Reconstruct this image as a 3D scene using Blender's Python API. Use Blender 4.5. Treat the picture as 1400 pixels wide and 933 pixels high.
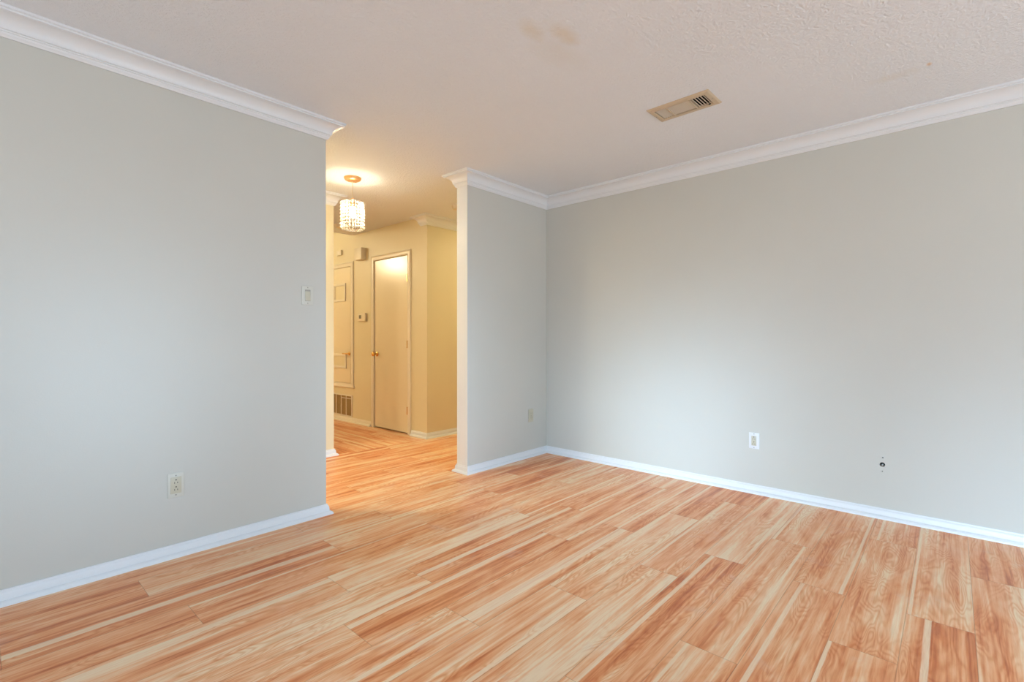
import bpy, bmesh, math, random
from mathutils import Vector, Matrix
random.seed(7)
for o in list(bpy.data.objects): bpy.data.objects.remove(o)
S = bpy.context.scene; C = S.collection; R = math.radians

# ------------------------------------------------------------------ camera
cam = bpy.data.cameras.new('camera'); camo = bpy.data.objects.new('camera', cam); C.objects.link(camo)
camo.location = (0, 0, 1.0987)
camo.rotation_euler = (R(90 - 0.1175), 0, R(42.0267 - 90))
cam.sensor_width = 36; cam.lens = 668.13/1400*36
cam.shift_x = 0.47/1400; cam.shift_y = -2.37/1400
cam.clip_start = 0.02; S.camera = camo

# ------------------------------------------------------------------ world, windows' daylight, exposure
SKY = 11.5; SKY_COL = (0.52, 0.765, 1.0); GROUND_COL = (0.79, 0.89, 1.0)
# glow lobes added low in the sky to throw the wall patches: direction towards each (azimuth deg, elevation deg), sharpness, strength
GLOWS = [((182, 9.5), 110.0, 165.0), ((-90, 6.5), 260.0, 80.0)]
LAMP_W = 15.0; LAMP_COL = (1.0, 0.86, 0.56)
S.view_settings.view_transform = 'Standard'; S.view_settings.look = 'None'
S.view_settings.gamma = 1; S.view_settings.use_curve_mapping = False
S.view_settings.exposure = 0.18
w = bpy.data.worlds.new('world'); S.world = w; w.use_nodes = True
nt = w.node_tree; nt.nodes.clear()
wo = nt.nodes.new('ShaderNodeOutputWorld'); bg = nt.nodes.new('ShaderNodeBackground')
tc = nt.nodes.new('ShaderNodeTexCoord'); sx = nt.nodes.new('ShaderNodeSeparateXYZ'); rp = nt.nodes.new('ShaderNodeValToRGB')
mr = nt.nodes.new('ShaderNodeMapRange'); mr.inputs['From Min'].default_value = -1; mr.inputs['From Max'].default_value = 1
nt.links.new(tc.outputs['Generated'], sx.inputs[0]); nt.links.new(sx.outputs['Z'], mr.inputs['Value'])
nt.links.new(mr.outputs[0], rp.inputs[0]); nt.links.new(rp.outputs[0], bg.inputs[0]); nt.links.new(bg.outputs[0], wo.inputs[0])
e = rp.color_ramp.elements; e[0].position = 0.49; e[0].color = (*GROUND_COL, 1); e[1].position = 0.53; e[1].color = (*SKY_COL, 1)
bg.inputs[1].default_value = SKY
prev = rp.outputs[0]
for (az, el), sharp, k in GLOWS:
    dn = nt.nodes.new('ShaderNodeVectorMath'); dn.operation = 'DOT_PRODUCT'; nt.links.new(tc.outputs['Generated'], dn.inputs[0])
    dn.inputs[1].default_value = (math.cos(R(az))*math.cos(R(el)), math.sin(R(az))*math.cos(R(el)), math.sin(R(el)))
    m0 = nt.nodes.new('ShaderNodeMath'); m0.operation = 'MAXIMUM'; nt.links.new(dn.outputs['Value'], m0.inputs[0]); m0.inputs[1].default_value = 0
    m1 = nt.nodes.new('ShaderNodeMath'); m1.operation = 'POWER'; nt.links.new(m0.outputs[0], m1.inputs[0]); m1.inputs[1].default_value = sharp
    m2 = nt.nodes.new('ShaderNodeMath'); m2.operation = 'MULTIPLY'; nt.links.new(m1.outputs[0], m2.inputs[0]); m2.inputs[1].default_value = k/SKY
    m3 = nt.nodes.new('ShaderNodeVectorMath'); m3.operation = 'SCALE'; m3.inputs[0].default_value = (0.53, 0.76, 1.0); nt.links.new(m2.outputs[0], m3.inputs['Scale'])
    m4 = nt.nodes.new('ShaderNodeVectorMath'); m4.operation = 'ADD'; nt.links.new(prev, m4.inputs[0]); nt.links.new(m3.outputs[0], m4.inputs[1]); prev = m4.outputs[0]
nt.links.new(prev, bg.inputs[0])
w.cycles.sampling_method = 'MANUAL'; w.cycles.sample_map_resolution = 1024
WINDOWS = [  # wall axis, plane, along-min, along-max, z0, z1
    ('x', -2.40, 0.95, 1.95, 0.75, 1.80),
    ('x', -2.40, -1.30, -0.15, 0.55, 1.20),  # unseen window added to brighten the lower right wall
    ('y', -3.20, 0.05, 0.80, 0.95, 2.0),
    ('y', -3.20, 1.62, 2.66, 0.10, 2.25),  # unseen opening added behind the camera as room fill
]
def portal(loc, rot, sx_, sy_):
    l = bpy.data.lights.new('window_portal', 'AREA'); l.shape = 'RECTANGLE'; l.size = sx_; l.size_y = sy_
    l.cycles.is_portal = True
    o = bpy.data.objects.new('window_portal', l); C.objects.link(o); o.location = loc; o.rotation_euler = rot
portal((-2.46, 1.45, 1.275), (0, R(-90), 0), 1.05, 1.0)
portal((-2.46, -0.725, 0.875), (0, R(-90), 0), 0.65, 1.15)
portal((0.425, -3.26, 1.475), (R(90), 0, 0), 0.75, 1.05)
portal((2.14, -3.26, 1.175), (R(90), 0, 0), 1.04, 2.15)
# warm hall fill lights added without fixtures, out of sight round the corners
def hall_fill(x, y, z, watts, col, size=.16):
    l = bpy.data.lights.new('hall_fill_light', 'AREA'); l.shape = 'DISK'; l.size = size; l.energy = watts; l.color = col
    o = bpy.data.objects.new('hall_fill_light', l); C.objects.link(o); o.location = (x, y, z)
hall_fill(4.60, 3.30, 2.43, 11.5, (1.0, 0.85, 0.50)); hall_fill(0.95, 3.68, 2.43, 20, (1.0, 0.88, 0.60))
el = bpy.data.lights.new('entry_light', 'POINT'); el.energy = 68; el.color = (1.0, 0.88, 0.60); el.shadow_soft_size = .13
elo = bpy.data.objects.new('entry_light', el); C.objects.link(elo); elo.location = (1.20, 7.96, 2.545)

H = 2.44; T = 0.125
# ------------------------------------------------------------------ material helpers
def mat(name, col, rough=0.5, metal=0.0, spec=0.5, bump=None, extra=None):
    m = bpy.data.materials.new(name); m.use_nodes = True; n = m.node_tree; b = n.nodes['Principled BSDF']
    b.inputs['Base Color'].default_value = (*col, 1); b.inputs['Roughness'].default_value = rough
    b.inputs['Metallic'].default_value = metal; b.inputs['Specular IOR Level'].default_value = spec
    t = n.nodes.new('ShaderNodeTexCoord')
    if bump:
        sc, st, dist = bump
        z = n.nodes.new('ShaderNodeTexNoise'); z.inputs['Scale'].default_value = sc; z.inputs['Detail'].default_value = 3
        n.links.new(t.outputs['Object'], z.inputs['Vector'])
        bp = n.nodes.new('ShaderNodeBump'); bp.inputs['Strength'].default_value = st; bp.inputs['Distance'].default_value = dist
        n.links.new(z.outputs[0], bp.inputs['Height']); n.links.new(bp.outputs[0], b.inputs['Normal'])
    # faint colour mottling so no surface is a dead flat colour
    z2 = n.nodes.new('ShaderNodeTexNoise'); z2.inputs['Scale'].default_value = 2.3; z2.inputs['Detail'].default_value = 4
    n.links.new(t.outputs['Object'], z2.inputs['Vector'])
    mp = n.nodes.new('ShaderNodeMapRange'); mp.inputs['To Min'].default_value = 0.975; mp.inputs['To Max'].default_value = 1.02
    n.links.new(z2.outputs[0], mp.inputs['Value'])
    mx = n.nodes.new('ShaderNodeMix'); mx.data_type = 'RGBA'; mx.blend_type = 'MULTIPLY'; mx.inputs[0].default_value = 1
    mx.inputs[6].default_value = (*col, 1); n.links.new(mp.outputs[0], mx.inputs[7]); n.links.new(mx.outputs[2], b.inputs['Base Color'])
    if extra: extra(n, b, t, mx)
    return m
def ceiling_stains(n, b, t, mx):
    spots = [((1.64, 1.36, 0), (0.085, 0.05), (0.93, 0.83, 0.66), .55), ((1.76, 1.27, 0), (0.11, 0.05), (0.93, 0.80, 0.62), .6),
             ((1.86, 1.37, 0), (0.20, 0.10), (0.95, 0.90, 0.82), .4),
             ((3.144, 0.086, 0), (0.022, 0.012), (0.85, 0.52, 0.25), .8), ((3.17, 0.22, 0), (0.05, 0.12), (0.93, 0.86, 0.76), .35)]
    prev = mx.outputs[2]
    nz = n.nodes.new('ShaderNodeTexNoise'); nz.inputs['Scale'].default_value = 14; n.links.new(t.outputs['Object'], nz.inputs['Vector'])
    for c, s, col, k in spots:
        mp = n.nodes.new('ShaderNodeMapping'); mp.vector_type = 'TEXTURE'
        mp.inputs['Location'].default_value = (c[0], c[1], H); mp.inputs['Scale'].default_value = (s[0], s[1], 1)
        n.links.new(t.outputs['Object'], mp.inputs[0])
        ln = n.nodes.new('ShaderNodeVectorMath'); ln.operation = 'LENGTH'; n.links.new(mp.outputs[0], ln.inputs[0])
        ad = n.nodes.new('ShaderNodeMath'); ad.operation = 'ADD'; n.links.new(ln.outputs['Value'], ad.inputs[0]); n.links.new(nz.outputs[0], ad.inputs[1])
        mr = n.nodes.new('ShaderNodeMapRange'); mr.inputs['From Min'].default_value = 0.7; mr.inputs['From Max'].default_value = 1.7
        mr.inputs['To Min'].default_value = k; mr.inputs['To Max'].default_value = 0; n.links.new(ad.outputs[0], mr.inputs['Value'])
        m2 = n.nodes.new('ShaderNodeMix'); m2.data_type = 'RGBA'; m2.blend_type = 'MULTIPLY'
        n.links.new(mr.outputs[0], m2.inputs[0]); n.links.new(prev, m2.inputs[6]); m2.inputs[7].default_value = (*col, 1); prev = m2.outputs[2]
    n.links.new(prev, b.inputs['Base Color'])

M = {}
M['wall'] = mat('greige_wall_paint', (0.620, 0.620, 0.570), 0.45, bump=(170, 0.12, 0.002))
M['hallwall'] = mat('cream_hall_paint', (0.78, 0.695, 0.48), 0.42, bump=(170, 0.12, 0.002))
M['ceiling'] = mat('textured_ceiling_paint', (0.84, 0.87, 0.91), 0.75, bump=(85, 1.0, 0.006), extra=ceiling_stains)
M['trim'] = mat('white_trim_paint', (0.80, 0.825, 0.85), 0.35)
M['halltrim'] = mat('ivory_trim_paint', (0.84, 0.77, 0.64), 0.30)
M['door'] = mat('ivory_door_paint', (0.82, 0.72, 0.53), 0.22, spec=0.6)
M['almond'] = mat('almond_plastic', (0.60, 0.575, 0.45), 0.35)
M['plate'] = mat('offwhite_plate', (0.67, 0.67, 0.60), 0.3)
M['dark'] = mat('black_slot', (0.012, 0.011, 0.010), 0.6)
M['screw'] = mat('screw_steel', (0.35, 0.34, 0.30), 0.35, 0.8)
M['register'] = mat('almond_register_paint', (0.60, 0.48, 0.33), 0.45)
M['slat'] = mat('register_slat_paint', (0.74, 0.68, 0.57), 0.45)
M['duct'] = mat('dark_duct', (0.03, 0.018, 0.012), 0.8)
M['brass'] = mat('brass', (0.72, 0.45, 0.16), 0.25, 1.0)
M['copper'] = mat('canopy_gold', (0.85, 0.50, 0.25), 0.35, 0.7)
M['cord'] = mat('clear_cord', (0.70, 0.62, 0.50), 0.3)
M['chrome'] = mat('connector_steel', (0.55, 0.54, 0.52), 0.3, 0.9)
M['plastic'] = mat('ivory_plastic', (0.80, 0.72, 0.56), 0.4)
M['filter'] = mat('brown_filter', (0.52, 0.36, 0.17), 0.9, bump=(300, 1, .01))
M['lcd'] = mat('thermostat_screen', (0.25, 0.22, 0.16), 0.2)
M['vinyl'] = mat('window_vinyl', (0.8, 0.8, 0.8), 0.4)

def crystal_mat():
    m = bpy.data.materials.new('crystal_beads'); m.use_nodes = True; n = m.node_tree; n.nodes.clear()
    o = n.nodes.new('ShaderNodeOutputMaterial'); tr = n.nodes.new('ShaderNodeBsdfTransparent'); tl = n.nodes.new('ShaderNodeBsdfTranslucent')
    gl = n.nodes.new('ShaderNodeBsdfGlossy'); gl.inputs['Roughness'].default_value = 0.08
    tr.inputs[0].default_value = (1, .98, .95, 1); tl.inputs[0].default_value = (1, .97, .92, 1)
    m1 = n.nodes.new('ShaderNodeMixShader'); m1.inputs[0].default_value = 0.42; m2 = n.nodes.new('ShaderNodeMixShader'); m2.inputs[0].default_value = 0.22
    n.links.new(tr.outputs[0], m1.inputs[1]); n.links.new(tl.outputs[0], m1.inputs[2])
    n.links.new(m1.outputs[0], m2.inputs[1]); n.links.new(gl.outputs[0], m2.inputs[2]); n.links.new(m2.outputs[0], o.inputs[0])
    return m
M['crystal'] = crystal_mat()
def bulb_mat():
    m = bpy.data.materials.new('lit_bulb'); m.use_nodes = True; b = m.node_tree.nodes['Principled BSDF']
    b.inputs['Emission Color'].default_value = (1, .88, .70, 1); b.inputs['Emission Strength'].default_value = 110
    return m
M['bulb'] = bulb_mat()
def glass_mat():
    m = bpy.data.materials.new('window_glass'); m.use_nodes = True; n = m.node_tree; n.nodes.clear()
    o = n.nodes.new('ShaderNodeOutputMaterial'); tr = n.nodes.new('ShaderNodeBsdfTransparent'); gl = n.nodes.new('ShaderNodeBsdfGlossy')
    gl.inputs['Roughness'].default_value = 0.02
    m2 = n.nodes.new('ShaderNodeMixShader'); m2.inputs[0].default_value = 0.05
    n.links.new(tr.outputs[0], m2.inputs[1]); n.links.new(gl.outputs[0], m2.inputs[2]); n.links.new(m2.outputs[0], o.inputs[0])
    return m
M['glass'] = glass_mat()

def floor_mat():
    m = bpy.data.materials.new('laminate_floor'); m.use_nodes = True; n = m.node_tree; b = n.nodes['Principled BSDF']; L = n.links
    N = n.nodes.new
    def math_(op, a, b_=None, c=None, clamp=False):
        x = N('ShaderNodeMath'); x.operation = op; x.use_clamp = clamp
        for i, v in enumerate((a, b_, c)):
            if v is None: continue
            if isinstance(v, (int, float)): x.inputs[i].default_value = v
            else: L.new(v, x.inputs[i])
        return x.outputs[0]
    def vec(x, y, z):
        c = N('ShaderNodeCombineXYZ')
        for i, v in enumerate((x, y, z)):
            if isinstance(v, (int, float)): c.inputs[i].default_value = v
            else: L.new(v, c.inputs[i])
        return c.outputs[0]
    def noise(v, scale=1, detail=2, rough=.5, dist=0):
        t = N('ShaderNodeTexNoise'); t.inputs['Scale'].default_value = scale; t.inputs['Detail'].default_value = detail
        t.inputs['Roughness'].default_value = rough; t.inputs['Distortion'].default_value = dist; L.new(v, t.inputs['Vector']); return t.outputs[0]
    def mixc(f, a, b_, mode='MIX'):
        x = N('ShaderNodeMix'); x.data_type = 'RGBA'; x.blend_type = mode
        for i, v in ((0, f), (6, a), (7, b_)):
            if isinstance(v, (int, float)): x.inputs[i].default_value = v
            elif isinstance(v, tuple): x.inputs[i].default_value = (*v, 1)
            else: L.new(v, x.inputs[i])
        return x.outputs[2]
    def rng(v, a, b_, c=0, d=1):
        x = N('ShaderNodeMapRange'); x.interpolation_type = 'SMOOTHSTEP'; L.new(v, x.inputs['Value'])
        for k, q in zip(('From Min', 'From Max', 'To Min', 'To Max'), (a, b_, c, d)): x.inputs[k].default_value = q
        return x.outputs[0]
    uv = N('ShaderNodeUVMap'); uv.uv_map = 'board'; s = N('ShaderNodeSeparateXYZ'); L.new(uv.outputs[0], s.inputs[0]); X, Y = s.outputs[0], s.outputs[1]
    uv2 = N('ShaderNodeUVMap'); uv2.uv_map = 'ends'; s2 = N('ShaderNodeSeparateXYZ'); L.new(uv2.outputs[0], s2.inputs[0])
    at = N('ShaderNodeAttribute'); at.attribute_name = 'board_look'; sc = N('ShaderNodeSeparateColor'); L.new(at.outputs['Color'], sc.inputs[0])
    tone, seed, spos = sc.outputs[0], sc.outputs[1], sc.outputs[2]; swid = at.outputs['Alpha']
    z = math_('MULTIPLY', seed, 57.0)
    # broad figure: warps the grain into cathedrals
    fig = noise(vec(math_('MULTIPLY', X, 1.6), math_('MULTIPLY', Y, 9.0), z), 1, 2, .5, 0.35)
    streak = noise(vec(math_('MULTIPLY', X, 0.9), math_('MULTIPLY', Y, 20.0), math_('ADD', z, 11.3)), 1, 3, .62, 0.5)
    fine = noise(vec(math_('MULTIPLY', X, 14.0), math_('MULTIPLY', Y, 420.0), z), 1, 3, .6)
    mid = noise(vec(math_('MULTIPLY', X, 1.6), math_('MULTIPLY', Y, 85.0), math_('ADD', z, 17.9)), 1, 3, .6, .3)
    blotch = noise(vec(math_('MULTIPLY', X, 2.6), math_('MULTIPLY', Y, 12.0), math_('ADD', z, 4.7)), 1, 4, .6, 0.6)
    phase = math_('ADD', math_('MULTIPLY', fig, 150.0), math_('MULTIPLY', streak, 5.0))
    rings = math_('ADD', math_('MULTIPLY', math_('SINE', phase), 0.5), 0.5)
    rings = math_('POWER', rings, 1.6)
    figm = rng(noise(vec(math_('MULTIPLY', X, 1.3), math_('MULTIPLY', Y, 6.0), math_('ADD', z, 23.1)), 1, 1), .40, .60, .12, 1.0)
    t = math_('ADD', tone, math_('MULTIPLY', math_('SUBTRACT', streak, 0.5), 1.75))
    t = math_('ADD', t, math_('MULTIPLY', math_('SUBTRACT', blotch, 0.5), 1.3))
    t = math_('ADD', t, math_('MULTIPLY', math_('SUBTRACT', mid, 0.5), 1.0))
    cr = N('ShaderNodeValToRGB'); L.new(t, cr.inputs[0]); e = cr.color_ramp.elements
    e[0].position = 0.0; e[0].color = (0.60, 0.175, 0.060, 1); e[1].position = 1.0; e[1].color = (0.95, 0.71, 0.47, 1)
    for p, c in ((0.28, (0.80, 0.31, 0.125)), (0.55, (0.89, 0.45, 0.225)), (0.80, (0.93, 0.585, 0.34))):
        q = e.new(p); q.color = (*c, 1)
    col = cr.outputs[0]
    col = mixc(math_('MULTIPLY', math_('MULTIPLY', rings, figm), 0.75), col, mixc(1.0, col, (0.86, 0.66, 0.50), 'MULTIPLY'))
    col = mixc(math_('MULTIPLY', rng(fine, .50, .72), 0.30), col, mixc(1.0, col, (0.80, 0.62, 0.50), 'MULTIPLY'))
    # cream sapwood strip with clean edges
    wob = math_('MULTIPLY', math_('SUBTRACT', noise(vec(math_('MULTIPLY', X, 2.0), 0.0, z), 1, 1), 0.5), 0.006)
    d = math_('ABSOLUTE', math_('SUBTRACT', math_('ADD', Y, wob), spos))
    dd = math_('SUBTRACT', d, math_('MULTIPLY', swid, 0.78))
    strip = rng(math_('ADD', dd, math_('MULTIPLY', math_('SUBTRACT', fine, 0.5), 0.004)), -0.002, 0.0022, 1, 0)
    strip = math_('MULTIPLY', strip, rng(noise(vec(math_('MULTIPLY', X, 1.7), math_('MULTIPLY', Y, 60.0), math_('ADD', z, 31.0)), 1, 3), .25, .55, .45, 1.0))
    cream = mixc(rng(fine, .35, .7), (0.96, 0.76, 0.53), (0.90, 0.64, 0.40))
    col = mixc(math_('MULTIPLY', strip, 0.85), col, cream)
    # seams
    ey = math_('MINIMUM', Y, math_('SUBTRACT', 0.2, Y)); ex = math_('MINIMUM', s2.outputs[0], s2.outputs[1])
    seam = rng(math_('MINIMUM', ey, ex), 0.0005, 0.0016, 1, 0)
    col = mixc(math_('MULTIPLY', seam, 0.38), col, (0.20, 0.09, 0.05))
    # dust and scuffs left on the boards
    tcn = N('ShaderNodeTexCoord')
    dust = noise(tcn.outputs['Object'], 3.1, 5, .68, .4)
    dustm = rng(dust, .56, .74)
    col = mixc(math_('MULTIPLY', dustm, 0.22), col, (0.76, 0.62, 0.55))
    L.new(col, b.inputs['Base Color'])
    L.new(rng(dust, .35, .7, .30, .45), b.inputs['Roughness'])
    b.inputs['Specular IOR Level'].default_value = 0.26
    bp = N('ShaderNodeBump'); bp.inputs['Strength'].default_value = 0.25; bp.inputs['Distance'].default_value = 0.0012
    L.new(math_('SUBTRACT', math_('MULTIPLY', fine, 0.2), seam), bp.inputs['Height']); L.new(bp.outputs[0], b.inputs['Normal'])
    return m
M['floor'] = floor_mat()

# ------------------------------------------------------------------ mesh helpers
def BM(): return bmesh.new()
def box(bm, x0, x1, y0, y1, z0, z1, bev=0.0, seg=2):
    r = bmesh.ops.create_cube(bm, size=1); vs = r['verts']
    for v in vs: v.co = ((x0+x1)/2 + v.co.x*(x1-x0), (y0+y1)/2 + v.co.y*(y1-y0), (z0+z1)/2 + v.co.z*(z1-z0))
    if bev > 0:
        es = list({e for v in vs for e in v.link_edges}); bmesh.ops.bevel(bm, geom=es, offset=bev, segments=seg, affect='EDGES', profile=0.6)
def lathe(bm, prof, mtx=Matrix.Identity(4), seg=32):
    rings = []
    for r, z in prof:
        if r < 1e-6: rings.append([bm.verts.new(mtx @ Vector((0, 0, z)))])
        else: rings.append([bm.verts.new(mtx @ Vector((r*math.cos(2*math.pi*i/seg), r*math.sin(2*math.pi*i/seg), z))) for i in range(seg)])
    for a, b in zip(rings, rings[1:]):
        for i in range(seg):
            j = (i+1) % seg
            if len(a) == 1 and len(b) == 1: continue
            if len(a) == 1: bm.faces.new((a[0], b[i], b[j]))
            elif len(b) == 1: bm.faces.new((a[i], a[j], b[0]))
            else: bm.faces.new((a[i], a[j], b[j], b[i]))
def obj(name, bm, m, parent=None, smooth=None, loc=None):
    bmesh.ops.recalc_face_normals(bm, faces=bm.faces[:])
    me = bpy.data.meshes.new(name); bm.to_mesh(me); bm.free(); o = bpy.data.objects.new(name, me); C.objects.link(o)
    me.materials.append(M[m])
    if smooth is not None:
        for p in me.polygons: p.use_smooth = True
        me.set_sharp_from_angle(angle=R(smooth))
    if parent: o.parent = parent
    if loc: o.location = loc
    return o
def struct(name, bm, m, parent=None, smooth=None):
    o = obj(name, bm, m, parent, smooth)
    if not parent: o['kind'] = 'structure'
    return o
def empty(name, loc=(0, 0, 0), rz=0):
    o = bpy.data.objects.new(name, None); C.objects.link(o); o.location = loc; o.rotation_euler = (0, 0, rz); o.empty_display_size = .05; return o
def thing(name, label, cat, loc=(0, 0, 0), rz=0, group=None):
    o = empty(name, loc, rz); o['label'] = label; o['category'] = cat
    if group: o['group'] = group
    return o
def sweep(bm, path, prof, side, segs=None):
    """prof: (out, z) open outline starting and ending on the wall; side +1: wall normal is to the left of the path."""
    P = [Vector((p[0], p[1])) for p in path]; n = len(P); D = [(P[i+1]-P[i]).normalized() for i in range(n-1)]
    nr = [Vector((-d.y, d.x))*side for d in D]; off = []
    for i in range(n):
        if i == 0: off.append(nr[0])
        elif i == n-1: off.append(nr[-1])
        else:
            a, b = nr[i-1], nr[i]; off.append((a+b)/(1+a.dot(b)))
    for s in (segs if segs is not None else range(n-1)):
        A = [bm.verts.new((P[s].x+off[s].x*o, P[s].y+off[s].y*o, z)) for o, z in prof]
        B = [bm.verts.new((P[s+1].x+off[s+1].x*o, P[s+1].y+off[s+1].y*o, z)) for o, z in prof]
        k = len(prof)
        for i in range(k): bm.faces.new((A[i], A[(i+1) % k], B[(i+1) % k], B[i]))
        if s == 0 or segs is not None: bm.faces.new(A)
        if s == n-2 or segs is not None: bm.faces.new(B)
def arc(cx, cz, r, a0, a1, n=6):
    return [(cx+r*math.cos(R(a0+(a1-a0)*i/n)), cz+r*math.sin(R(a0+(a1-a0)*i/n))) for i in range(n+1)]
p, q = 0.089, 0.101
# crown: bottom bead, fillet, ogee cove, step, top lip
CROWN = [(0, H), (p, H), (p, H-0.010), (p-0.008, H-0.013), (p-0.008, H-0.020)] + \
        [(0.026+0.055*(1-math.sin(R(t))), H-0.020-0.050*(1-math.cos(R(t)))) for t in (15, 30, 45, 60, 75, 90)] + \
        [(0.026, H-0.073), (0.020, H-0.075), (0.020, H-0.080), (0.016, H-0.082), (0.015, H-0.090), (0.009, H-0.097), (0.008, H-q), (0, H-q)]
BASE = [(0, 0), (0.033, 0)] + arc(0.013, 0.001, 0.020, 5, 85, 5) + [(0.013, 0.044), (0.011, 0.050), (0.007, 0.054), (0.006, 0.062), (0, 0.062)]

# ------------------------------------------------------------------ floor
U0, V0 = -2.40, -3.20; UR = 3.7304; VW = 2.907; VP = 2.911
LEN = 1.215; PW = 0.2
joint = {8: 1.27, 7: 0.51, 6: 0.07, 5: 0.60, 4: 1.10, 3: 1.39, 2: 0.96, 1: 1.30, 0: 1.73, -1: 2.18, -2: 2.51, -3: 1.73, -4: 2.50, -5: 2.09, -6: 2.50, -7: 3.09}
# look of particular boards: (row, board ending at joint 'a' = left of it / 'b' = right) -> tone, strip position across from high edge (m), half width
look = {(-4, 2.50): (.42, .160, .011), (-6, 2.50): (.36, .132, .013), (-5, 2.09): (.46, .193, .008), (0, 1.73): (.62, .012, .011), (0, 2.945): (.72, .5, 0),
        (-2, 2.51): (.40, .160, .012), (-2, 3.725): (.66, .03, .011), (-1, 2.18): (.80, .03, .006), (-1, 3.395): (.62, .182, .010), (1, 2.515): (.50, .07, .033), (1, 1.30): (.60, .085, .013),
        (5, 1.815): (.42, .180, .009), (5, .60): (.40, .5, 0), (6, 1.285): (.34, .085, .024), (6, .07): (.3, .10, .02), (4, 1.10): (.55, .165, .02), (4, 2.315): (.72, .02, .008),
        (3, 1.39): (.66, .5, 0), (3, 2.605): (.42, .10, .018), (2, .96): (.58, .5, 0), (2, 2.175): (.38, .165, .018), (7, 1.725): (.60, .025, .011), (7, .51): (.36, .5, 0),
        (-3, 1.73): (.50, .17, .008), (-3, 2.945): (.52, .04, .008), (-4, 3.715): (.45, .02, .009), (-5, 3.305): (.52, .5, 0), (-6, 3.715): (.62, .19, .007), (-7, 3.09): (.50, .035, .012), (2, 3.39): (.6, .02, .010)}
fb = BM(); uvb = fb.loops.layers.uv.new('board'); uve = fb.loops.layers.uv.new('ends'); cl = fb.loops.layers.float_color.new('board_look')
def board(x0, x1, y0, y1, bx0, bx1, by0, along, tone, sp, sw):
    vs = [fb.verts.new(c) for c in ((x0, y0, 0), (x1, y0, 0), (x1, y1, 0), (x0, y1, 0))]; f = fb.faces.new(vs); sd = random.random()
    for l in f.loops:
        x, y = l.vert.co.x, l.vert.co.y
        if along == 'x': a, b = x, y-by0
        else: a, b = y, x-by0
        l[uvb].uv = (a, b); l[uve].uv = (a-bx0, bx1-a); l[cl] = (tone, sd, sp, sw)
def run(a0, a1, b0, b1, along, row0, j):
    k0 = math.floor((b0-row0)/PW); k = k0
    while row0+k*PW < b1-1e-6:
        lo, hi = max(b0, row0+k*PW), min(b1, row0+(k+1)*PW)
        jj = j(k); s = jj - math.ceil((jj-a0)/LEN)*LEN
        while s < a1-1e-6:
            e_ = s+LEN; x0, x1 = max(a0, s), min(a1, e_)
            if x1-x0 > 1e-4:
                key = next((v for (kk, u), v in look.items() if along == 'x' and kk == k and abs(u-e_) < .06), None)
                if key: tone, sp, sw = key
                else:
                    tone = random.uniform(.32, .74); r = random.random()
                    sp, sw = (random.choice((.012, .03, .165, .19, .1)), random.uniform(.006, .013)) if r < .50 else ((.06, .022) if r < .58 else (.5, 0))
                tone += 0.03
                if along == 'x': board(x0, x1, lo, hi, s, e_, row0+k*PW, 'x', tone, sp, sw)
                else: board(lo, hi, x0, x1, s, e_, row0+k*PW, 'y', tone, sp, sw)
            s = e_
        k += 1
jf = lambda k: joint[k] if k in joint else (k*0.43) % LEN
VT = 4.262
run(U0-.05, 5.05, V0-.05, VT, 'x', 1.135, jf)
run(VT+0.012, 9.1, 0.40, 3.90, 'y', 2.06, lambda k: (k*0.47+5.06) % LEN)
board(0.40, 3.90, VT, VT+0.012, -1, 9, VT-.1, 'x', .35, .5, 0)
me_bm = fb
struct('floor', me_bm, 'floor')

# ------------------------------------------------------------------ ceiling with the register's opening
def slab(bm, x0, x1, y0, y1, z0, z1, hole=None):
    if hole is None: return box(bm, x0, x1, y0, y1, z0, z1)
    a, b, c, d = hole
    box(bm, x0, a, y0, y1, z0, z1); box(bm, b, x1, y0, y1, z0, z1); box(bm, a, b, y0, c, z0, z1); box(bm, a, b, d, y1, z0, z1)
RV = (2.665, 2.862, 0.974, 1.337)
RH = (RV[0]+.028, RV[1]-.028, RV[2]+.028, RV[3]-.028)
VC = 5.812
bm = BM()
xs = [U0-.1, RH[0], RH[1], 5.1]; ys = [V0-.1, RH[2], RH[3], VC]
grid = [[bm.verts.new((x, y, H)) for y in ys] for x in xs]
for i in range(3):
    for j in range(3):
        if (i, j) != (1, 1): bm.faces.new((grid[i][j], grid[i][j+1], grid[i+1][j+1], grid[i+1][j]))
top = [bm.verts.new((x, y, H+.2)) for x, y in ((U0-.1, V0-.1), (5.1, V0-.1), (5.1, VC), (U0-.1, VC))]
bm.faces.new(top)
lo = [grid[0][0], grid[3][0], grid[3][3], grid[0][3]]
for i, row in enumerate(([grid[k][0] for k in range(4)], [grid[3][k] for k in range(4)], [grid[k][3] for k in (3, 2, 1, 0)], [grid[0][k] for k in (3, 2, 1, 0)])):
    bm.faces.new(row + [top[(i+1) % 4], top[i]])
hv = [grid[1][1], grid[2][1], grid[2][2], grid[1][2]]; hu = [bm.verts.new((v.co.x, v.co.y, H+.15)) for v in hv]
for i in range(4): bm.faces.new((hv[i], hv[(i+1) % 4], hu[(i+1) % 4], hu[i]))
bm.faces.new(hu)
struct('ceiling', bm, 'ceiling')
bm = BM(); box(bm, 0.4, 3.6, VC, 9.2, 2.95, 3.05); box(bm, 0.4, 3.6, VC-.12, VC, H+.2, 3.05); struct('ceiling_entry', bm, 'ceiling')

# ------------------------------------------------------------------ walls
def wall(name, x0, x1, y0, y1, z1=H+.02, m='wall', bev=.003):
    bm = BM(); box(bm, x0, x1, y0, y1, -.02, z1, bev); return struct(name, bm, m)
wall('wall_left', U0-.1, 1.493, VW, VW+T)
wall('wall_partition', 2.697, UR+.1, VP, VP+T)
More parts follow.
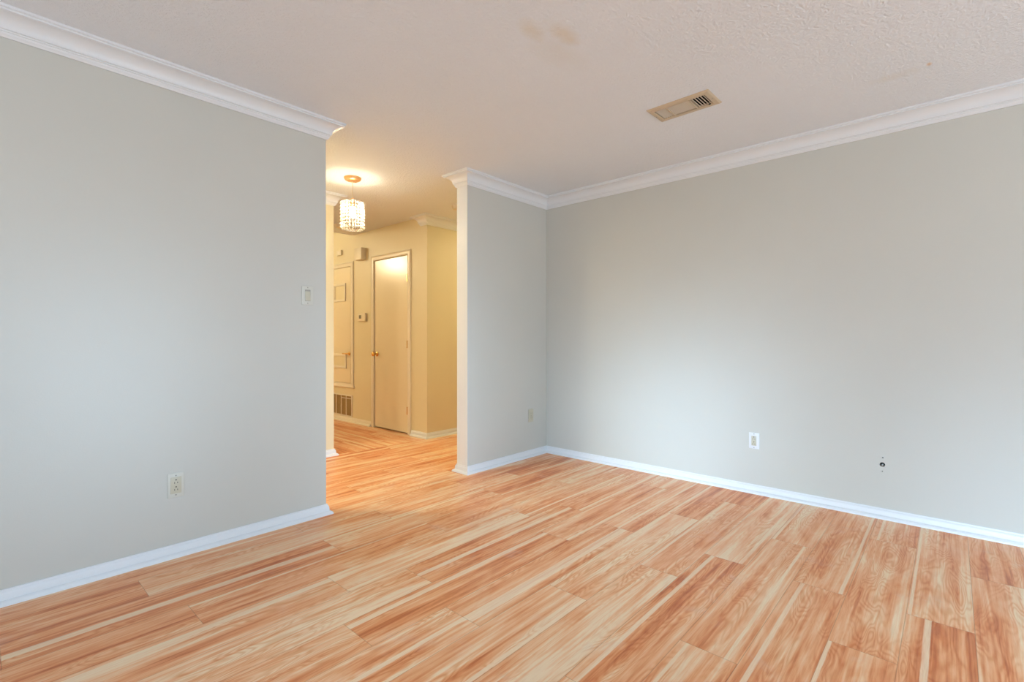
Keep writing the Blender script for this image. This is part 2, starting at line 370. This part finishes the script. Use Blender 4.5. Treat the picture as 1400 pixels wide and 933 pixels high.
# right wall, with a real round cable hole and two screw holes cut into it
HOLE = (0.315, 0.327)
wr = wall('wall_right', UR, UR+T, V0-.1, VP+.001, bev=0)
def cut(o, cuts):
    bm = BM()
    for (y, z, r) in cuts:
        lathe(bm, [(0, -.05), (r, -.05), (r, .05), (0, .05)], Matrix.Translation((UR, y, z)) @ Matrix.Rotation(R(90), 4, 'Y'), 20)
    c = obj('cutter', bm, 'wall'); md = o.modifiers.new('b', 'BOOLEAN'); md.object = c; md.operation = 'DIFFERENCE'; md.solver = 'EXACT'
    dg = bpy.context.evaluated_depsgraph_get(); me = bpy.data.meshes.new_from_object(o.evaluated_get(dg))
    o.modifiers.clear(); o.data = me; bpy.data.objects.remove(c)
cut(wr, [(HOLE[0], HOLE[1], .0135), (HOLE[0]-.002, .3695, .0036), (HOLE[0], .2855, .0034)])
# window walls behind the camera
def window_wall(name, axis, plane, a0, a1, wins):
    bm = BM(); t = -T; pos = a0
    def bb(b0, b1, c0, c1):
        if axis == 'x': box(bm, plane+t, plane, b0, b1, c0, c1)
        else: box(bm, b0, b1, plane+t, plane, c0, c1)
    for (w0, w1, z0, z1, wn) in wins:
        bb(pos, w0, -.02, H+.02); bb(w0, w1, -.02, z0); bb(w0, w1, z1, H+.02); pos = w1
    bb(pos, a1, -.02, H+.02); struct(name, bm, 'wall')
    for (w0, w1, z0, z1, wn) in wins:
        bm = BM(); f = .05; d0, d1 = plane-.10, plane-.03
        def fr(b0, b1, c0, c1, e0=d0, e1=d1, bb_=None):
            if axis == 'x': box(bb_ or bm, e0, e1, b0, b1, c0, c1, .003)
            else: box(bb_ or bm, b0, b1, e0, e1, c0, c1, .003)
        fr(w0, w0+f, z0, z1); fr(w1-f, w1, z0, z1); fr(w0+f, w1-f, z0, z0+f); fr(w0+f, w1-f, z1-f, z1)
        if w1-w0 > 1.5: mid = (w0+w1)/2; fr(mid-.02, mid+.02, z0+f, z1-f)
        o = struct(wn, bm, 'vinyl')
        g = BM(); fr(w0+f, w1-f, z0+f, z1-f, plane-.068, plane-.062, g); obj('pane', g, 'glass', o)
window_wall('wall_window', 'x', U0, V0-.1, VW+.001, [WINDOWS[1][2:]+('fill_window_4',), WINDOWS[0][2:]+('window_1',)])
window_wall('wall_back', 'y', V0, U0-.1, UR+.001, [WINDOWS[2][2:]+('window_2',), WINDOWS[3][2:]+('fill_window_3',)])
# hall
wall('wall_hall_near', 0.25, 2.289, 4.308, 4.308+T, m='hallwall')
wall('wall_hall_far', 3.348+T, 5.1, 4.264, 4.264+T, m='hallwall', bev=0)
wall('wall_hall_end', 5.0, 5.1, VP+T-.01, 4.3, m='hallwall')
wall('wall_hall_start', 0.15, 0.25, VW+T-.01, 4.308+T, m='hallwall')
wall('wall_entry_left', 0.40, 0.50, 4.308+T-.01, 9.1, 3.0, m='hallwall')
wall('wall_entry_back', 0.40, 3.6, 9.0, 9.1, 3.0, m='hallwall')
U5 = 3.348; D0, D1, DH = 4.606, 5.297, 2.052
bm = BM()
box(bm, U5, U5+T, 4.264, D0, -.02, 3.0); box(bm, U5, U5+T, D1, 9.1, -.02, 3.0); box(bm, U5, U5+T, D0, D1, DH, 3.0)
struct('wall_entry_right', bm, 'hallwall')
bm = BM(); box(bm, U5+.45, U5+.5, 4.35, 9.1, -.02, 3.0); struct('wall_closet', bm, 'hallwall')
# outdoor side skins of the hall side of room walls share the hall's paint
wall('wall_left_hall_face', 0.25, 1.480, VW+T, VW+T+.004, m='hallwall', bev=0)
wall('wall_partition_hall_face', 2.710, 5.0, VP+T, VP+T+.004, m='hallwall', bev=0)
# ivory painted end of the partition
bm = BM(); box(bm, 2.6945, 2.697, VP+.002, VP+T-.001, 0, H, 0); struct('trim_1', bm, 'trim')

# ------------------------------------------------------------------ crown moulding and baseboards
cnt = [1]
def trim(path, prof, side, segs=None, m='trim', name=None):
    bm = BM(); sweep(bm, path, prof, side, segs)
    if name is None: cnt[0] += 1; name = 'trim_%d' % cnt[0]
    return struct(name, bm, m, smooth=28)
LP = [(U0, VW), (1.493, VW), (1.493, VW+T), (0.26, VW+T)]
PP = [(UR, V0), (UR, VP), (2.697, VP), (2.697, VP+T), (4.9, VP+T)]
KP = [(0.26, 4.308), (2.289, 4.308), (2.289, 4.308+T), (0.51, 4.308+T)]
FP = [(4.95, 4.264), (U5, 4.264), (U5, 4.365), (U5+.03, 4.365)]
trim(LP, CROWN, -1); trim(PP, CROWN, 1, [0]); trim(PP, CROWN, 1, [1, 2, 3])
trim(KP, CROWN, -1); trim(FP, CROWN, 1)
trim(LP, BASE, -1, name='baseboard_left'); trim(PP, BASE, 1, [0], name='baseboard_right'); trim(PP, BASE, 1, [1, 2, 3], name='baseboard_partition')
trim(KP, BASE, -1, name='baseboard_hall_near')
trim([(4.95, 4.264), (U5, 4.264), (U5, D0-.068)], BASE, 1, name='baseboard_hall_far')
trim([(U5, D1+.068), (U5, 8.99)], BASE, 1, name='baseboard_entry', m='halltrim')
# door casing: moulded profile round the opening
def casing(name, y0, y1, z0, z1, w=.058, four=False, m='halltrim', t=.016):
    bm = BM()
    prof = [(0, 0), (0, t*.6), (.006, t*.85), (.016, t*.7), (w*.6, t*.8), (w-.012, t), (w, t*.8), (w, 0)]
    pts = [(y0, z0), (y0, z1), (y1, z1), (y1, z0)]
    n = 4; rings = []
    for i, (y, z) in enumerate(pts):
        sy = -1 if i in (0, 1) else 1; sz = (1 if i in (1, 2) else (-1 if four else 0)); rings.append([bm.verts.new((U5-h_, y+sy*o_, z+sz*o_)) for o_, h_ in prof])
    for i in range(4 if four else 3):
        A, B = rings[i], rings[(i+1) % 4]
        for k in range(len(prof)): bm.faces.new((A[k], A[(k+1) % len(prof)], B[(k+1) % len(prof)], B[k]))
    if not four: bm.faces.new(rings[0]); bm.faces.new(rings[3])
    return bm
bm = casing('c', D0, D1, 0, DH); cnt[0] += 1; struct('trim_%d' % cnt[0], bm, 'halltrim')
# ------------------------------------------------------------------ door_1: flush hall closet door
bm = BM(); box(bm, U5+.002, U5+.037, D0+.004, D1-.004, .016, DH-.004, .002); d1 = struct('door_1', bm, 'door')
bm = BM(); lathe(bm, [(0, 0), (.030, 0), (.031, .003), (.027, .007), (.012, .010), (.010, .030), (.018, .036), (.027, .046), (.0285, .056), (.024, .066), (.012, .071), (0, .072)],
                 Matrix.Translation((U5+.002, D1-.055, .907)) @ Matrix.Rotation(R(-90), 4, 'Y')); obj('door_knob', bm, 'brass', d1, 40)
for z in (1.79, .27, 1.03):
    bm = BM(); lathe(bm, [(0, -.045), (.007, -.045), (.007, .045), (0, .045)], Matrix.Translation((U5-.004, D0+.004, z)), 12)
    box(bm, U5-.0005, U5+.002, D0+.004, D0+.028, z-.044, z+.044)
    obj('hinge', bm, 'brass', d1, 40)
# door_2: raised furnace-closet door above the return grille
y0, y1, z0, z1 = 5.842, 6.62, .505, 2.04
bm = casing('c2', y0, y1, z0, z1, .060, True); cnt[0] += 1; struct('trim_%d' % cnt[0], bm, 'halltrim')
bm = BM(); box(bm, U5-.020, U5+.002, 5.76, 6.70, .452, .470, .003); box(bm, U5-.012, U5+.002, 5.775, 6.69, .470, .490, .002); cnt[0] += 1; struct('trim_%d' % cnt[0], bm, 'halltrim')
bm = BM(); box(bm, U5-.010, U5+.001, y0+.004, y1-.004, z0+.004, z1-.004, .002)
d2 = struct('door_2', bm, 'door')
def panel(ya, yb, za, zb, inset=.030):
    bm = BM()
    for (a, b, c, d) in ((ya, yb, za, za+inset), (ya, yb, zb-inset, zb), (ya, ya+inset, za+inset, zb-inset), (yb-inset, yb, za+inset, zb-inset)): box(bm, U5-.022, U5-.010, a, b, c, d, .003)
    obj('door_panel', bm, 'halltrim', d2)
    bm = BM(); box(bm, U5-.0125, U5-.0098, ya+inset, yb-inset, za+inset, zb-inset); obj('shaded_panel_face', bm, 'hallwall', d2)  # face in a darker paint, shade of the recess put into its colour
panel(5.965, 6.27, 1.59, 1.83); panel(5.945, 6.31, .70, .89)
bm = BM(); lathe(bm, [(0, 0), (.024, 0), (.024, .006), (.009, .010), (.009, .040), (0, .042)], Matrix.Translation((U5-.010, 5.875, .897)) @ Matrix.Rotation(R(-90), 4, 'Y'), 20)
box(bm, U5-.056, U5-.042, 5.868, 5.985, .889, .904, .005); obj('lever_handle', bm, 'brass', d2, 40)

# ------------------------------------------------------------------ return air grille
t = thing('return_air_grille', 'low white return air grille in the wall beneath the furnace closet door', 'grille', (U5, 6.16, .21))
gy0, gy1, gz0, gz1 = 5.815-6.16, 6.50-6.16, .065-.21, .352-.21
bm = BM()
for (a, b, c, d) in ((gy0, gy1, gz0, gz0+.016), (gy0, gy1, gz1-.016, gz1), (gy0, gy0+.018, gz0+.016, gz1-.016), (gy1-.018, gy1, gz0+.016, gz1-.016)): box(bm, -.010, 0, a, b, c, d, .002)
obj('frame', bm, 'halltrim', t)
bm = BM(); box(bm, -.0025, .0, gy0+.016, gy1-.016, gz0+.014, gz1-.014); obj('filter', bm, 'filter', t)
bm = BM(); yy = gy0+.018
for k in range(1, 5): box(bm, -.009, -.003, gy0+.018+k*.1298-.006, gy0+.018+k*.1298+.006, gz0+.015, gz1-.015)
box(bm, -.009, -.003, gy0+.018, gy0+.018+.1298*2, gz1-.052, gz1-.043); obj('mullion', bm, 'halltrim', t)
bm = BM(); z = gz0+.024
while z < gz1-.02: box(bm, -.0065, -.003, gy0+.018, gy1-.018, z, z+.0035); z += .0125
obj('louvre', bm, 'filter', t)

# ------------------------------------------------------------------ thermostat, chime, small box, detectors
t = thing('thermostat', 'small ivory wall thermostat with dark screen left of the hall door', 'thermostat', (U5, 5.557, 1.366))
bm = BM(); box(bm, -.028, 0, -.088, .088, -.052, .050, .006, 3); obj('case', bm, 'plastic', t, 30)
bm = BM(); box(bm, -.0295, -.027, -.002, .052, -.018, .026, .001); obj('screen', bm, 'lcd', t)
t = thing('door_chime', 'ivory doorbell chime box high on the wall above the thermostat', 'doorbell', (U5, 5.575, 2.165))
bm = BM(); box(bm, -.062, 0, -.078, .088, -.074, .076, .004, 2); obj('cover', bm, 'plastic', t, 30)
bm = BM(); box(bm, -.064, -.060, -.05, .06, -.062, -.056, .001); obj('vent_slot', bm, 'halltrim', t)
t = thing('alarm_sounder', 'small square ivory box on wall above the furnace closet door', 'alarm', (U5, 6.131, 2.246))
bm = BM(); box(bm, -.024, 0, -.06, .06, -.034, .034, .005, 2); obj('case', bm, 'plastic', t, 30)
bm = BM(); lathe(bm, [(0, 0), (.022, 0), (.020, .003), (0, .0035)], Matrix.Translation((-.024, 0, 0)) @ Matrix.Rotation(R(-90), 4, 'Y'), 20); obj('speaker_disc', bm, 'halltrim', t, 40)
def detector(label, x, y, r):
    t = thing('smoke_detector', label, 'smoke detector', (x, y, H))
    bm = BM(); lathe(bm, [(0, 0), (r, 0), (r, -.010), (r*.97, -.014), (0, -.014)], seg=40); obj('base', bm, 'plastic', t, 30)
    bm = BM(); lathe(bm, [(r*.93, -.014), (r*.92, -.024), (r*.80, -.036), (r*.45, -.040), (0, -.041)], seg=40); obj('cover', bm, 'plastic', t, 30)
    bm = BM(); box(bm, r*.5, r*.6, -.004, .004, -.0425, -.037, .001); obj('test_button', bm, 'screw', t)
detector('round ivory smoke detector on the entry ceiling beyond the hanging lamp', 2.93, 5.36, .068)
detector('smoke detector on the hall ceiling near the partition end', 3.30, 3.72, .05)

# ------------------------------------------------------------------ pendant lamp
PX, PY = 2.145, 3.722
t = thing('pendant_lamp', 'hanging crystal bead drum pendant lamp, lit, on the hallway ceiling', 'pendant lamp', (PX, PY, H))
bm = BM(); lathe(bm, [(0, 0), (.070, 0), (.070, -.006), (.064, -.018), (.050, -.026), (.012, -.030), (0, -.030)], seg=40); can = obj('canopy', bm, 'copper', t, 40)
for a in (25, 205):
    bm = BM(); lathe(bm, [(0, -.022), (.006, -.022), (.006, -.027), (0, -.029)], Matrix.Translation((.045*math.cos(R(a)), .045*math.sin(R(a)), 0)), 12)
    obj('screw', bm, 'brass', can, 40)
bm = BM(); lathe(bm, [(0, -.028), (.0028, -.028), (.0028, -.180), (0, -.180)], seg=10); obj('cord', bm, 'cord', t, 60)
bm = BM(); lathe(bm, [(0, -.172), (.008, -.172), (.016, -.182), (.020, -.200), (.018, -.245), (0, -.246)], seg=20); obj('socket', bm, 'copper', t, 40)
RS = .090; zt, zb = 2.235-H, 2.012-H
for z in (zt, zb):
    bm = BM(); n_ = 48; RG = []
    for i in range(n_):
        a0 = 2*math.pi*i/n_
        RG.append([bm.verts.new(((RS+kx)*math.cos(a0), (RS+kx)*math.sin(a0), z+kz)) for kx, kz in ((-.0022, -.002), (.0022, -.002), (.0022, .002), (-.0022, .002))])
    for i in range(n_):
        A, B = RG[i], RG[(i+1) % n_]
        for k in range(4): bm.faces.new((A[k], A[(k+1) % 4], B[(k+1) % 4], B[k]))
    obj('shade_ring', bm, 'chrome', t, 60)
for a in (0, 120, 240):
    bm = BM(); box(bm, .014, RS, -.0015, .0015, zt-.0015, zt+.0015); bm.transform(Matrix.Rotation(R(a), 4, 'Z')); obj('spoke', bm, 'chrome', t)
NS = 24; rows = 8; dz = (zt-zb)/rows
bm = BM()
for i in range(rows):
    zc = zt-(i+.5)*dz
    mt = Matrix.Translation((0, 0, zc)) @ Matrix.Rotation(R(i*22.5), 4, 'Z')
    lathe(bm, [(0, dz*.5), (.0065, dz*.26), (.0108, 0), (.0065, -dz*.26), (0, -dz*.5)], mt, 8)
st = obj('crystal_strand', bm, 'crystal', t, loc=(RS, 0, 0))
for k in range(1, NS):
    c = st.copy(); C.objects.link(c); c.parent = t; a = 2*math.pi*k/NS; c.location = (RS*math.cos(a), RS*math.sin(a), 0); c.rotation_euler = (0, 0, a)
BZ = 2.140-H
bm = BM(); lathe(bm, [(0, BZ+.058), (.011, BZ+.056), (.013, BZ+.036), (.022, BZ+.016), (.025, BZ), (.021, BZ-.017), (.011, BZ-.026), (0, BZ-.028)], seg=24); bulb = obj('bulb', bm, 'bulb', t, 60)
l = bpy.data.lights.new('pendant_light', 'POINT'); l.energy = LAMP_W; l.color = LAMP_COL; l.shadow_soft_size = .03
bulb.visible_shadow = True
lo_ = bpy.data.objects.new('pendant_light', l); C.objects.link(lo_); lo_.location = (PX, PY, 2.140)

# ------------------------------------------------------------------ ceiling register
cx_, cy_ = (RV[0]+RV[1])/2, (RV[2]+RV[3])/2
t = thing('ceiling_vent', 'almond rectangular air register on the ceiling with one set of dark open slots', 'air vent', (cx_, cy_, H), R(-1.2))
hx, hy = (RV[1]-RV[0])/2, (RV[3]-RV[2])/2; ix, iy = hx-.034, hy-.034
bm = BM()
ring = [[bm.verts.new((sx_*a, sy_*b, z)) for sx_, sy_ in ((-1, -1), (1, -1), (1, 1), (-1, 1))] for a, b, z in ((hx, hy, 0), (hx, hy, -.003), (hx-.008, hy-.008, -.009), (ix+.004, iy+.004, -.011), (ix, iy, -.009), (ix, iy, .004))]
for A, B in zip(ring, ring[1:]):
    for k in range(4): bm.faces.new((A[k], A[(k+1) % 4], B[(k+1) % 4], B[k]))
s1, s2 = -iy+.088, iy-.072     # dividers between the three banks
box(bm, -ix, ix, s1-.003, s1+.003, -.011, .006); box(bm, -ix, ix, s2-.003, s2+.003, -.011, .006)
obj('frame', bm, 'register', t)
def slat(bm, c, length, width, ang, along):
    r = bmesh.ops.create_cube(bm, size=1)['verts']
    for v in r: v.co = Vector((v.co.x*length, v.co.y*width, v.co.z*.0014))
    m_ = Matrix.Translation(c) @ (Matrix.Identity(4) if along == 'x' else Matrix.Rotation(R(90), 4, 'Z')) @ Matrix.Rotation(R(ang), 4, 'X')
    for v in r: v.co = m_ @ v.co
n_ = 5
for k in range(n_):
    bm = BM(); slat(bm, Vector((0, -iy+.008+k*(.080/n_)+.003, -.003)), 2*ix, .0085, 24, 'x'); obj('slat', bm, 'slat', t)
for k in range(n_):
    bm = BM(); slat(bm, Vector((0, s2+.009+k*.0134, -.003)), 2*ix, .0098, -42, 'x'); obj('slat', bm, 'slat', t)
for k in range(8):
    bm = BM(); slat(bm, Vector((-ix+.010+k*.0155, (s1+s2)/2, -.003)), s2-s1-.006, .0070, 38, 'y'); obj('slat', bm, 'slat', t)
bm = BM(); box(bm, ix-.016, ix-.010, -iy+.010, -iy+.022, -.016, -.009, .002); obj('damper_lever', bm, 'dark', t)
for sy_ in (-1, 1):
    bm = BM(); lathe(bm, [(0, -.011), (.0035, -.011), (.003, -.0125), (0, -.013)], Matrix.Translation((0, sy_*(hy-.016), 0)), 12); obj('screw', bm, 'screw', t, 40)
bm = BM()
for (a, b, c, d) in ((-ix-.004, -ix-.001, -iy, iy), (ix+.001, ix+.004, -iy, iy), (-ix, ix, -iy-.004, -iy-.001), (-ix, ix, iy+.001, iy+.004)): box(bm, a, b, c, d, .004, .12)
box(bm, -ix, ix, -iy, iy, .118, .12); obj('duct_lining', bm, 'duct', t)

# ------------------------------------------------------------------ switch, outlets (local: x along wall, -y out of wall, z up)
def lbox(bm, x0, x1, d0, d1, z0, z1, bev=0, seg=2): box(bm, x0, x1, -d1, -d0, z0, z1, bev, seg)
def disc(bm, x, z, r, d, seg=16, dd=.0008):
    lathe(bm, [(0, 0), (r, 0), (r, dd), (0, dd)], Matrix.Translation((x, -d, z)) @ Matrix.Rotation(R(90), 4, 'X'), seg)
def screw(par, z, d=.006):
    bm = BM(); lathe(bm, [(0, 0), (.0035, 0), (.003, .0009), (0, .0013)], Matrix.Translation((0, -d, z)) @ Matrix.Rotation(R(90), 4, 'X'), 14); obj('screw', bm, 'screw', par, 40)
def outlet(label, x, y, z, rz, w=.072, h=.118, m1='plate', m2='almond', group=None, rw=.0165, rh=.034):
    t = thing('wall_outlet', label, 'outlet', (x, y, z), rz, group)
    bm = BM(); lbox(bm, -w/2, w/2, 0, .006, -h/2, h/2, .0025, 3); pl = obj('face_plate', bm, m1, t, 30)
    bm = BM(); lbox(bm, -rw, rw, .005, .0085, -rh, rh, .0012); obj('receptacle', bm, m2, t, 30)
    for zc in (.0185, -.0165):
        bm = BM(); disc(bm, 0, zc+.0085, .0031, .0083); obj('ground_hole', bm, 'dark', t)
        for xx, hh in ((-.0064, .0042), (.0064, .0036)):
            bm = BM(); lbox(bm, xx-.0011, xx+.0011, .0083, .0092, zc-.0055-hh, zc-.0055+hh); obj('slot', bm, 'dark', t)
    screw(pl, .0485); screw(pl, -.0485)
    return t
outlet('offwhite power outlet low on the grey wall at left, below the light switch', .695, VW, .359, 0, .070, .122, rw=.0235, rh=.0415)
outlet('white power outlet low on the bright wall at right, between corner and cable hole', UR, 1.043, .371, R(-90), .068, .112, 'trim')
t = thing('wall_outlet', 'narrow almond wall plate low on the short partition wall near the corner', 'outlet', (3.493, VP, .381), 0)
bm = BM(); lbox(bm, -.034, .034, 0, .007, -.060, .060, .003, 3); pl = obj('face_plate', bm, 'almond', t, 30)
for zz in (.020, -.020):
    bm = BM(); lbox(bm, -.016, .016, .006, .009, zz-.014, zz+.014, .004, 3); rc = obj('receptacle', bm, 'almond', t, 30)
    bm = BM()
    for xx in (-.0062, .0062): lbox(bm, xx-.001, xx+.001, .0088, .0094, zz-.003, zz+.005)
    obj('slot', bm, 'screw', rc)
screw(pl, 0, .007)
t = thing('light_switch', 'single rocker light switch on the grey wall beside the hall opening', 'light switch', (1.373, VW, 1.3585), 0)
bm = BM(); lbox(bm, -.035, .035, 0, .006, -.057, .057, .0025, 3); pl = obj('face_plate', bm, 'plate', t, 30)
bm = BM(); lbox(bm, -.0170, .0170, .0052, .0066, -.0345, .0345, .0004); obj('switch_frame', bm, 'screw', t)
bm = BM(); lbox(bm, -.0158, .0158, .005, .0085, -.0325, .0325, .001)
for v in bm.verts:
    if v.co.y < -.007: v.co.y -= .0025*(-v.co.z/.0325)
obj('rocker', bm, 'almond', t, 30)
screw(pl, .047); screw(pl, -.047)
# coax connector sitting in the open cable hole
t = thing('cable_connector', 'coaxial cable connector poking out of a small hole in right wall', 'cable', (UR, HOLE[0], HOLE[1]-.0035), R(-90))
bm = BM(); lathe(bm, [(0, -.045), (.0035, -.045), (.0035, -.012), (0, -.012)], Matrix.Rotation(R(90), 4, 'X'), 14); obj('cable', bm, 'dark', t, 40)
bm = BM(); lathe(bm, [(0, -.013), (.0062, -.013), (.0062, -.003), (.0050, -.003), (.0050, .006), (.0030, .0065), (.0022, .004), (0, .004)], Matrix.Rotation(R(90), 4, 'X'), 6); obj('connector_nut', bm, 'chrome', t)
bm = BM(); lathe(bm, [(.0128, .006), (.0134, .005), (.0134, .048), (0, .048), (0, .046), (.0128, .046), (.0128, .006)], Matrix.Rotation(R(-90), 4, 'X'), 24); obj('hole_shade_cup', bm, 'dark', t)  # black cup added in the hole, the cavity's shade put into its colour
